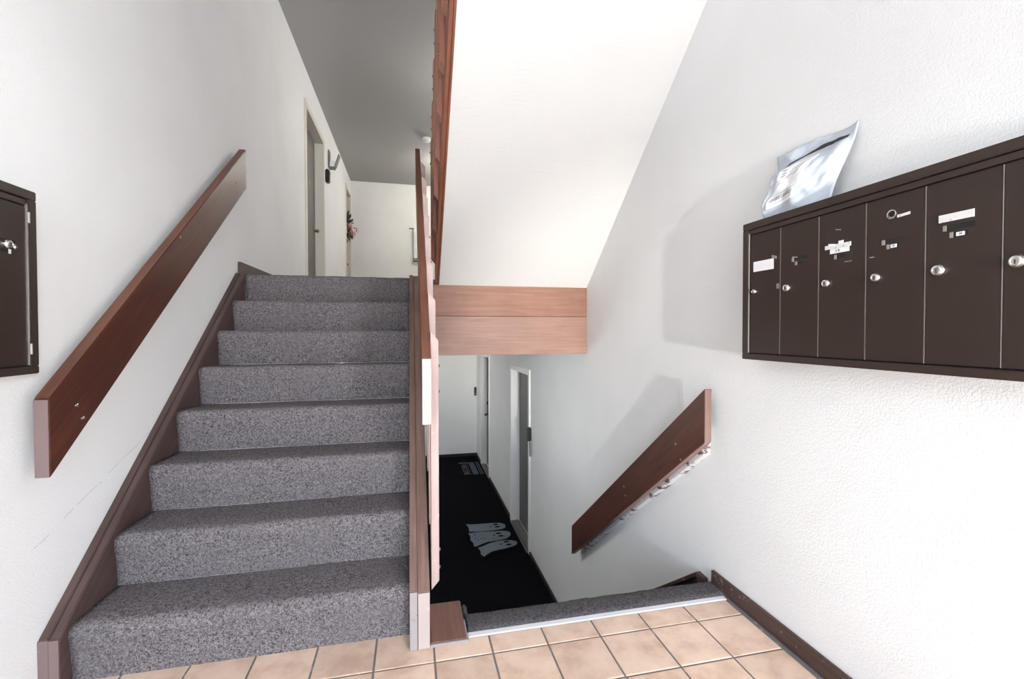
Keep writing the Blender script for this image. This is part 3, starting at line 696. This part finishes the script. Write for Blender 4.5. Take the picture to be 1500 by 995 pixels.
box(bm, RW + 0.035, RW + 0.055, 8.68, 8.82, -0.475, -0.445); obj('lever', bm, BLACKP, d4)
obj('deadbolt', lathe(new(), [(0.03, 0), (0.03, 0.018), (0.02, 0.024)], (RW + 0.105, 8.80, -0.24), (-1, 0, 0), 12), BLACKP, d4)

# ------------------------------------------------------------------ small wall things
lk = thing('lock_box', 'black key lock box with hanging grey tag beside the lower grey door', 'lock box', (RW, 5.12, -0.10))
obj('body', box(new(), RW - 0.05, RW, 5.09, 5.15, -0.115, 0.045), BLACKP, lk, bev=0.008)
obj('tag', prism(new(), [(5.05, -0.12), (5.10, -0.12), (5.08, -0.29), (5.045, -0.28)], RW - 0.028, RW - 0.022), GREYP, lk)
db = thing('doorbell', 'small black doorbell on the far white wall of the lower hall', 'doorbell', (1.30, YF, -0.1))
obj('body', box(new(), 1.302, 1.352, YF - 0.03, YF, -0.20, -0.015), BLACKP, db, bev=0.008)
obj('button', lathe(new(), [(0.014, 0), (0.014, 0.004)], (1.327, YF - 0.03, -0.16), (0, -1, 0), 12), GREYM, db)
cb = thing('door_camera', 'black box on the wall beside the cream door frame under the sconce', 'doorbell', (LW, 6.82, 3.3))
obj('body', box(new(), LW, LW + 0.055, 6.80, 6.90, 3.255, 3.44), BLACKP, cb, bev=0.012)
obj('lens', lathe(new(), [(0.018, 0), (0.018, 0.006)], (LW + 0.055, 6.85, 3.39), (1, 0, 0), 14), GREYP, cb)
sc = thing('wall_sconce', 'unlit V-shaped wall sconce with white bulb holder in the upper hall', 'lamp', (LW, 7.1, 3.6))
obj('back_plate', box(new(), LW, LW + 0.015, 7.05, 7.17, 3.56, 3.80), GREYM, sc, bev=0.002)
obj('shade_panel', prism(new(), [(LW + 0.085, 3.57), (LW + 0.10, 3.57), (LW + 0.155, 3.745), (LW + 0.14, 3.745)], 7.05, 7.17, axis=1), GREYM, sc, bev=0.002)
obj('bulb_holder', prism(new(), [(LW + 0.02, 3.565), (LW + 0.085, 3.565), (LW + 0.105, 3.645), (LW + 0.02, 3.645)], 7.06, 7.16, axis=1), WHITEPL, sc, bev=0.004)
obj('bracket', box(new(), LW, LW + 0.09, 7.05, 7.17, 3.548, 3.562), GREYM, sc)
cabn = thing('wall_cabinet', 'narrow white wall cabinet on the far upper wall, half hidden by the railing', 'cabinet', (0.10, YF, 2.65))
obj('body', box(new(), 0.068, 0.24, YF - 0.09, YF, 2.66, 3.27), WHITEPL, cabn, bev=0.006)
obj('door', box(new(), 0.10, 0.22, YF - 0.10, YF - 0.09, 2.72, 3.2), WHITEP, cabn, bev=0.003)
obj('base', box(new(), 0.06, 0.24, YF - 0.10, YF, 2.61, 2.66), GREYM, cabn, bev=0.003)
obj('conduit', box(new(), -0.025, 0.068, YF - 0.02, YF, 3.268, 3.285), GREYM, cabn)
sd = thing('smoke_detector', 'round white smoke detector on the upper hall ceiling beside the railing', 'smoke detector', (0.25, 7.26, ZC))
obj('body', lathe(new(), [(0.07, 0), (0.07, 0.02), (0.055, 0.045), (0.03, 0.05)], (0.25, 7.26, ZC), (0, 0, -1), 24), WHITEPL, sd, smooth=False)
obj('cap', lathe(new(), [(0.025, 0), (0.02, 0.008)], (0.25, 7.26, ZC - 0.05), (0, 0, -1), 16), WHITEP, sd)
# wreath on the far door
wr = thing('wreath', 'pink flower and leaf wreath hanging on the far upper door', 'wreath', (LW - 0.09, 9.15, 3.14))
rw = random.Random(5)
bm = new()
for i in range(90):
    a = rw.uniform(0, 2 * math.pi); rad = 0.13 + rw.uniform(-0.05, 0.10)
    c = Vector((LW - 0.06 + rw.uniform(-0.02, 0.12), 9.14 + rad * math.cos(a), 3.14 + rad * math.sin(a)))
    dv = Vector((rw.uniform(0.0, 1.0), math.cos(a) + rw.uniform(-.6, .6), math.sin(a) + rw.uniform(-.6, .6))).normalized(); sv = dv.orthogonal().normalized()
    L, W_ = rw.uniform(0.06, 0.12), rw.uniform(0.014, 0.026)
    q = [c, c + dv * L * .5 + sv * W_, c + dv * L, c + dv * L * .5 - sv * W_]
    nn = dv.cross(sv) * 0.003
    A = [bm.verts.new(p + nn) for p in q]; B = [bm.verts.new(p - nn) for p in q]
    bm.faces.new(A); bm.faces.new(B[::-1])
    for k in range(4): bm.faces.new((A[k], A[(k + 1) % 4], B[(k + 1) % 4], B[k]))
lf = obj('leaves', bm, LEAF, wr); lf['kind'] = 'stuff'
for i in range(20):
    a = rw.uniform(math.pi * 0.9, math.pi * 2.1)
    c = Vector((LW - 0.01 + rw.uniform(0.0, 0.16), 9.14 + rw.uniform(0.05, 0.15) * math.cos(a), 3.12 + rw.uniform(0.03, 0.14) * math.sin(a)))
    bm = new()
    for p in range(5):
        t = 2 * math.pi * p / 5
        cc = c + Vector((0, math.cos(t), math.sin(t))) * 0.024
        lathe(bm, [(0.004, -0.006), (0.024, 0.0), (0.019, 0.010), (0.003, 0.016)], cc, (1, 0.5 * math.cos(t), 0.5 * math.sin(t)), 7)
    obj('flower', bm, PINK if i % 3 else PALEPK, wr)

# ------------------------------------------------------------------ mats
def flat(nm, pts, z0, z1, m, parent):
    return obj(nm, prism(new(), pts, z0, z1, axis=2), m, parent, bev=0.0)
gm = thing('ghost_mat', 'black doormat shaped as three grey ghosts on the dark lower hall carpet', 'doormat', (1.0, 5.7, ZL))
GA = [(0.721, 6.157), (0.743, 6.043), (0.735, 5.924), (0.885, 5.895), (1.064, 5.895), (1.179, 5.912), (1.222, 5.945), (1.238, 5.99), (1.233, 6.042), (1.205, 6.085), (1.16, 6.108), (1.067, 6.119), (0.935, 6.125), (0.843, 6.129)]
GB = [(0.719, 5.87), (0.732, 5.781), (0.719, 5.674), (0.745, 5.601), (0.743, 5.497), (0.778, 5.500), (0.851, 5.548), (0.923, 5.584), (1.004, 5.593), (1.104, 5.604), (1.179, 5.63), (1.235, 5.69), (1.256, 5.755), (1.246, 5.805), (1.205, 5.838), (1.143, 5.855), (1.021, 5.860), (0.84, 5.879)]
GC = [(0.785, 5.450), (0.802, 5.372), (0.793, 5.277), (0.825, 5.223), (0.867, 5.273), (0.935, 5.33), (1.027, 5.352), (1.126, 5.373), (1.217, 5.404), (1.262, 5.435), (1.282, 5.48), (1.270, 5.525), (1.226, 5.555), (1.133, 5.578), (1.032, 5.568), (0.915, 5.523), (0.841, 5.475)]
GBK = [(0.689, 6.164), (0.702, 6.05), (0.69, 5.93), (0.702, 5.87), (0.679, 5.823), (0.696, 5.74), (0.682, 5.654), (0.71, 5.58), (0.707, 5.480), (0.766, 5.43), (0.77, 5.36), (0.755, 5.252), (0.785, 5.185), (0.85, 5.185), (0.95, 5.264), (1.111, 5.322), (1.239, 5.369), (1.306, 5.44), (1.312, 5.50), (1.29, 5.56), (1.262, 5.59), (1.285, 5.69), (1.29, 5.79), (1.255, 5.85), (1.26, 5.93), (1.270, 6.0), (1.255, 6.075), (1.197, 6.130), (0.941, 6.163), (0.725, 6.188)]
flat('backing', GBK, ZL, ZL + 0.008, MATB, gm)
for P in (GA, GB, GC): flat('ghost', P, ZL + 0.008, ZL + 0.012, GHOST, gm)
def oval(nm, c, rx, ry, rot=0.0):
    pts = [(c[0] + rx * math.cos(t) * math.cos(rot) - ry * math.sin(t) * math.sin(rot), c[1] + rx * math.cos(t) * math.sin(rot) + ry * math.sin(t) * math.cos(rot)) for t in [2 * math.pi * i / 14 for i in range(14)]]
    flat(nm, pts, ZL + 0.012, ZL + 0.0135, MATB, gm)
for c in ((1.110, 6.061), (1.122, 5.984), (1.101, 5.784), (1.116, 5.706), (1.150, 5.53), (1.165, 5.449)): oval('eye', c, 0.036, 0.020)
for c in ((1.035, 6.011), (1.036, 5.741), (1.076, 5.481)): oval('mouth', c, 0.018, 0.010, 0.5)
for c in ((0.791, 5.803), (0.789, 5.699), (0.812, 5.647), (0.864, 5.682), (0.902, 5.673)): oval('spot', c, 0.011, 0.008, 0.8)
wm = thing('doormat', 'dark rectangular doormat with blue-grey stripes and letters outside the far door', 'doormat', (1.12, 8.7, ZL))
mx0, mx1, my0, my1 = 0.905, 1.335, 8.27, 9.13
obj('backing', box(new(), mx0, mx1, my0, my1, ZL, ZL + 0.008), MATB, wm, bev=0.003)
for a, b_, m in ((0.155, 0.165, MATG), (0.205, 0.31, MATG), (0.345, 0.355, MATL), (0.375, 0.40, MATG)):
    obj('stripe', box(new(), mx0 + a, mx0 + b_, my0 + 0.02, my1 - 0.03, ZL + 0.008, ZL + 0.0095), m, wm)
obj('stripe', box(new(), mx0 + 0.01, mx0 + 0.31, my1 - 0.11, my1 - 0.03, ZL + 0.008, ZL + 0.0095), MATG, wm)
text_mesh('lettering', 'WELCOME', 0.135, MATL, wm, ((0, 1, 0, mx0 + 0.085), (-1, 0, 0, my0 + 0.36), (0, 0, 1, ZL + 0.0088), (0, 0, 0, 1)), 0.0008)

# ------------------------------------------------------------------ added hall fill lamps, out of the camera's sight, to brighten the walls
def fill_lamp(label, x, y, z, watts, col=(1.0, 0.95, 0.87), dp=1.0):
    t = thing('fill_light', label, 'lamp', (x, y, z))
    obj('base', lathe(new(), [(0.16, 0), (0.16, 0.025 * dp), (0.15, 0.03 * dp)], (x, y, z), (0, 0, -1), 24), WHITEPL, t)
    obj('diffuser', lathe(new(), [(0.15, 0.03 * dp), (0.14, 0.06 * dp), (0.09, 0.085 * dp), (0.02, 0.095 * dp)], (x, y, z), (0, 0, -1), 24), GLOW, t, smooth=True)
    L = bpy.data.lights.new('bulb', 'POINT'); L.energy = watts; L.color = col; L.shadow_soft_size = 0.12
    lo = bpy.data.objects.new('bulb', L); COL.objects.link(lo); lo.parent = t; lo.location = (0, 0, -0.25)
fill_lamp('added unseen fill light deep in the upper hall above the overhead flight', 0.85, 8.2, ZC, 44)
fill_lamp('added unseen fill light in the upper hall close to the overhead flight', 1.15, 5.4, ZC, 54, (1.0, 0.97, 0.93))
fill_lamp('added unseen fill light in the lower hall behind the carpeted stairs', -0.30, 3.80, ZLC, 25, (0.93, 0.97, 1.0), 0.35)
fill_lamp('added unseen fill light at the far left end of the lower hall', -0.70, 8.1, ZLC, 27, (0.95, 0.97, 1.0))

for o in bpy.data.objects:
    if '_w' in o: del o['_w']
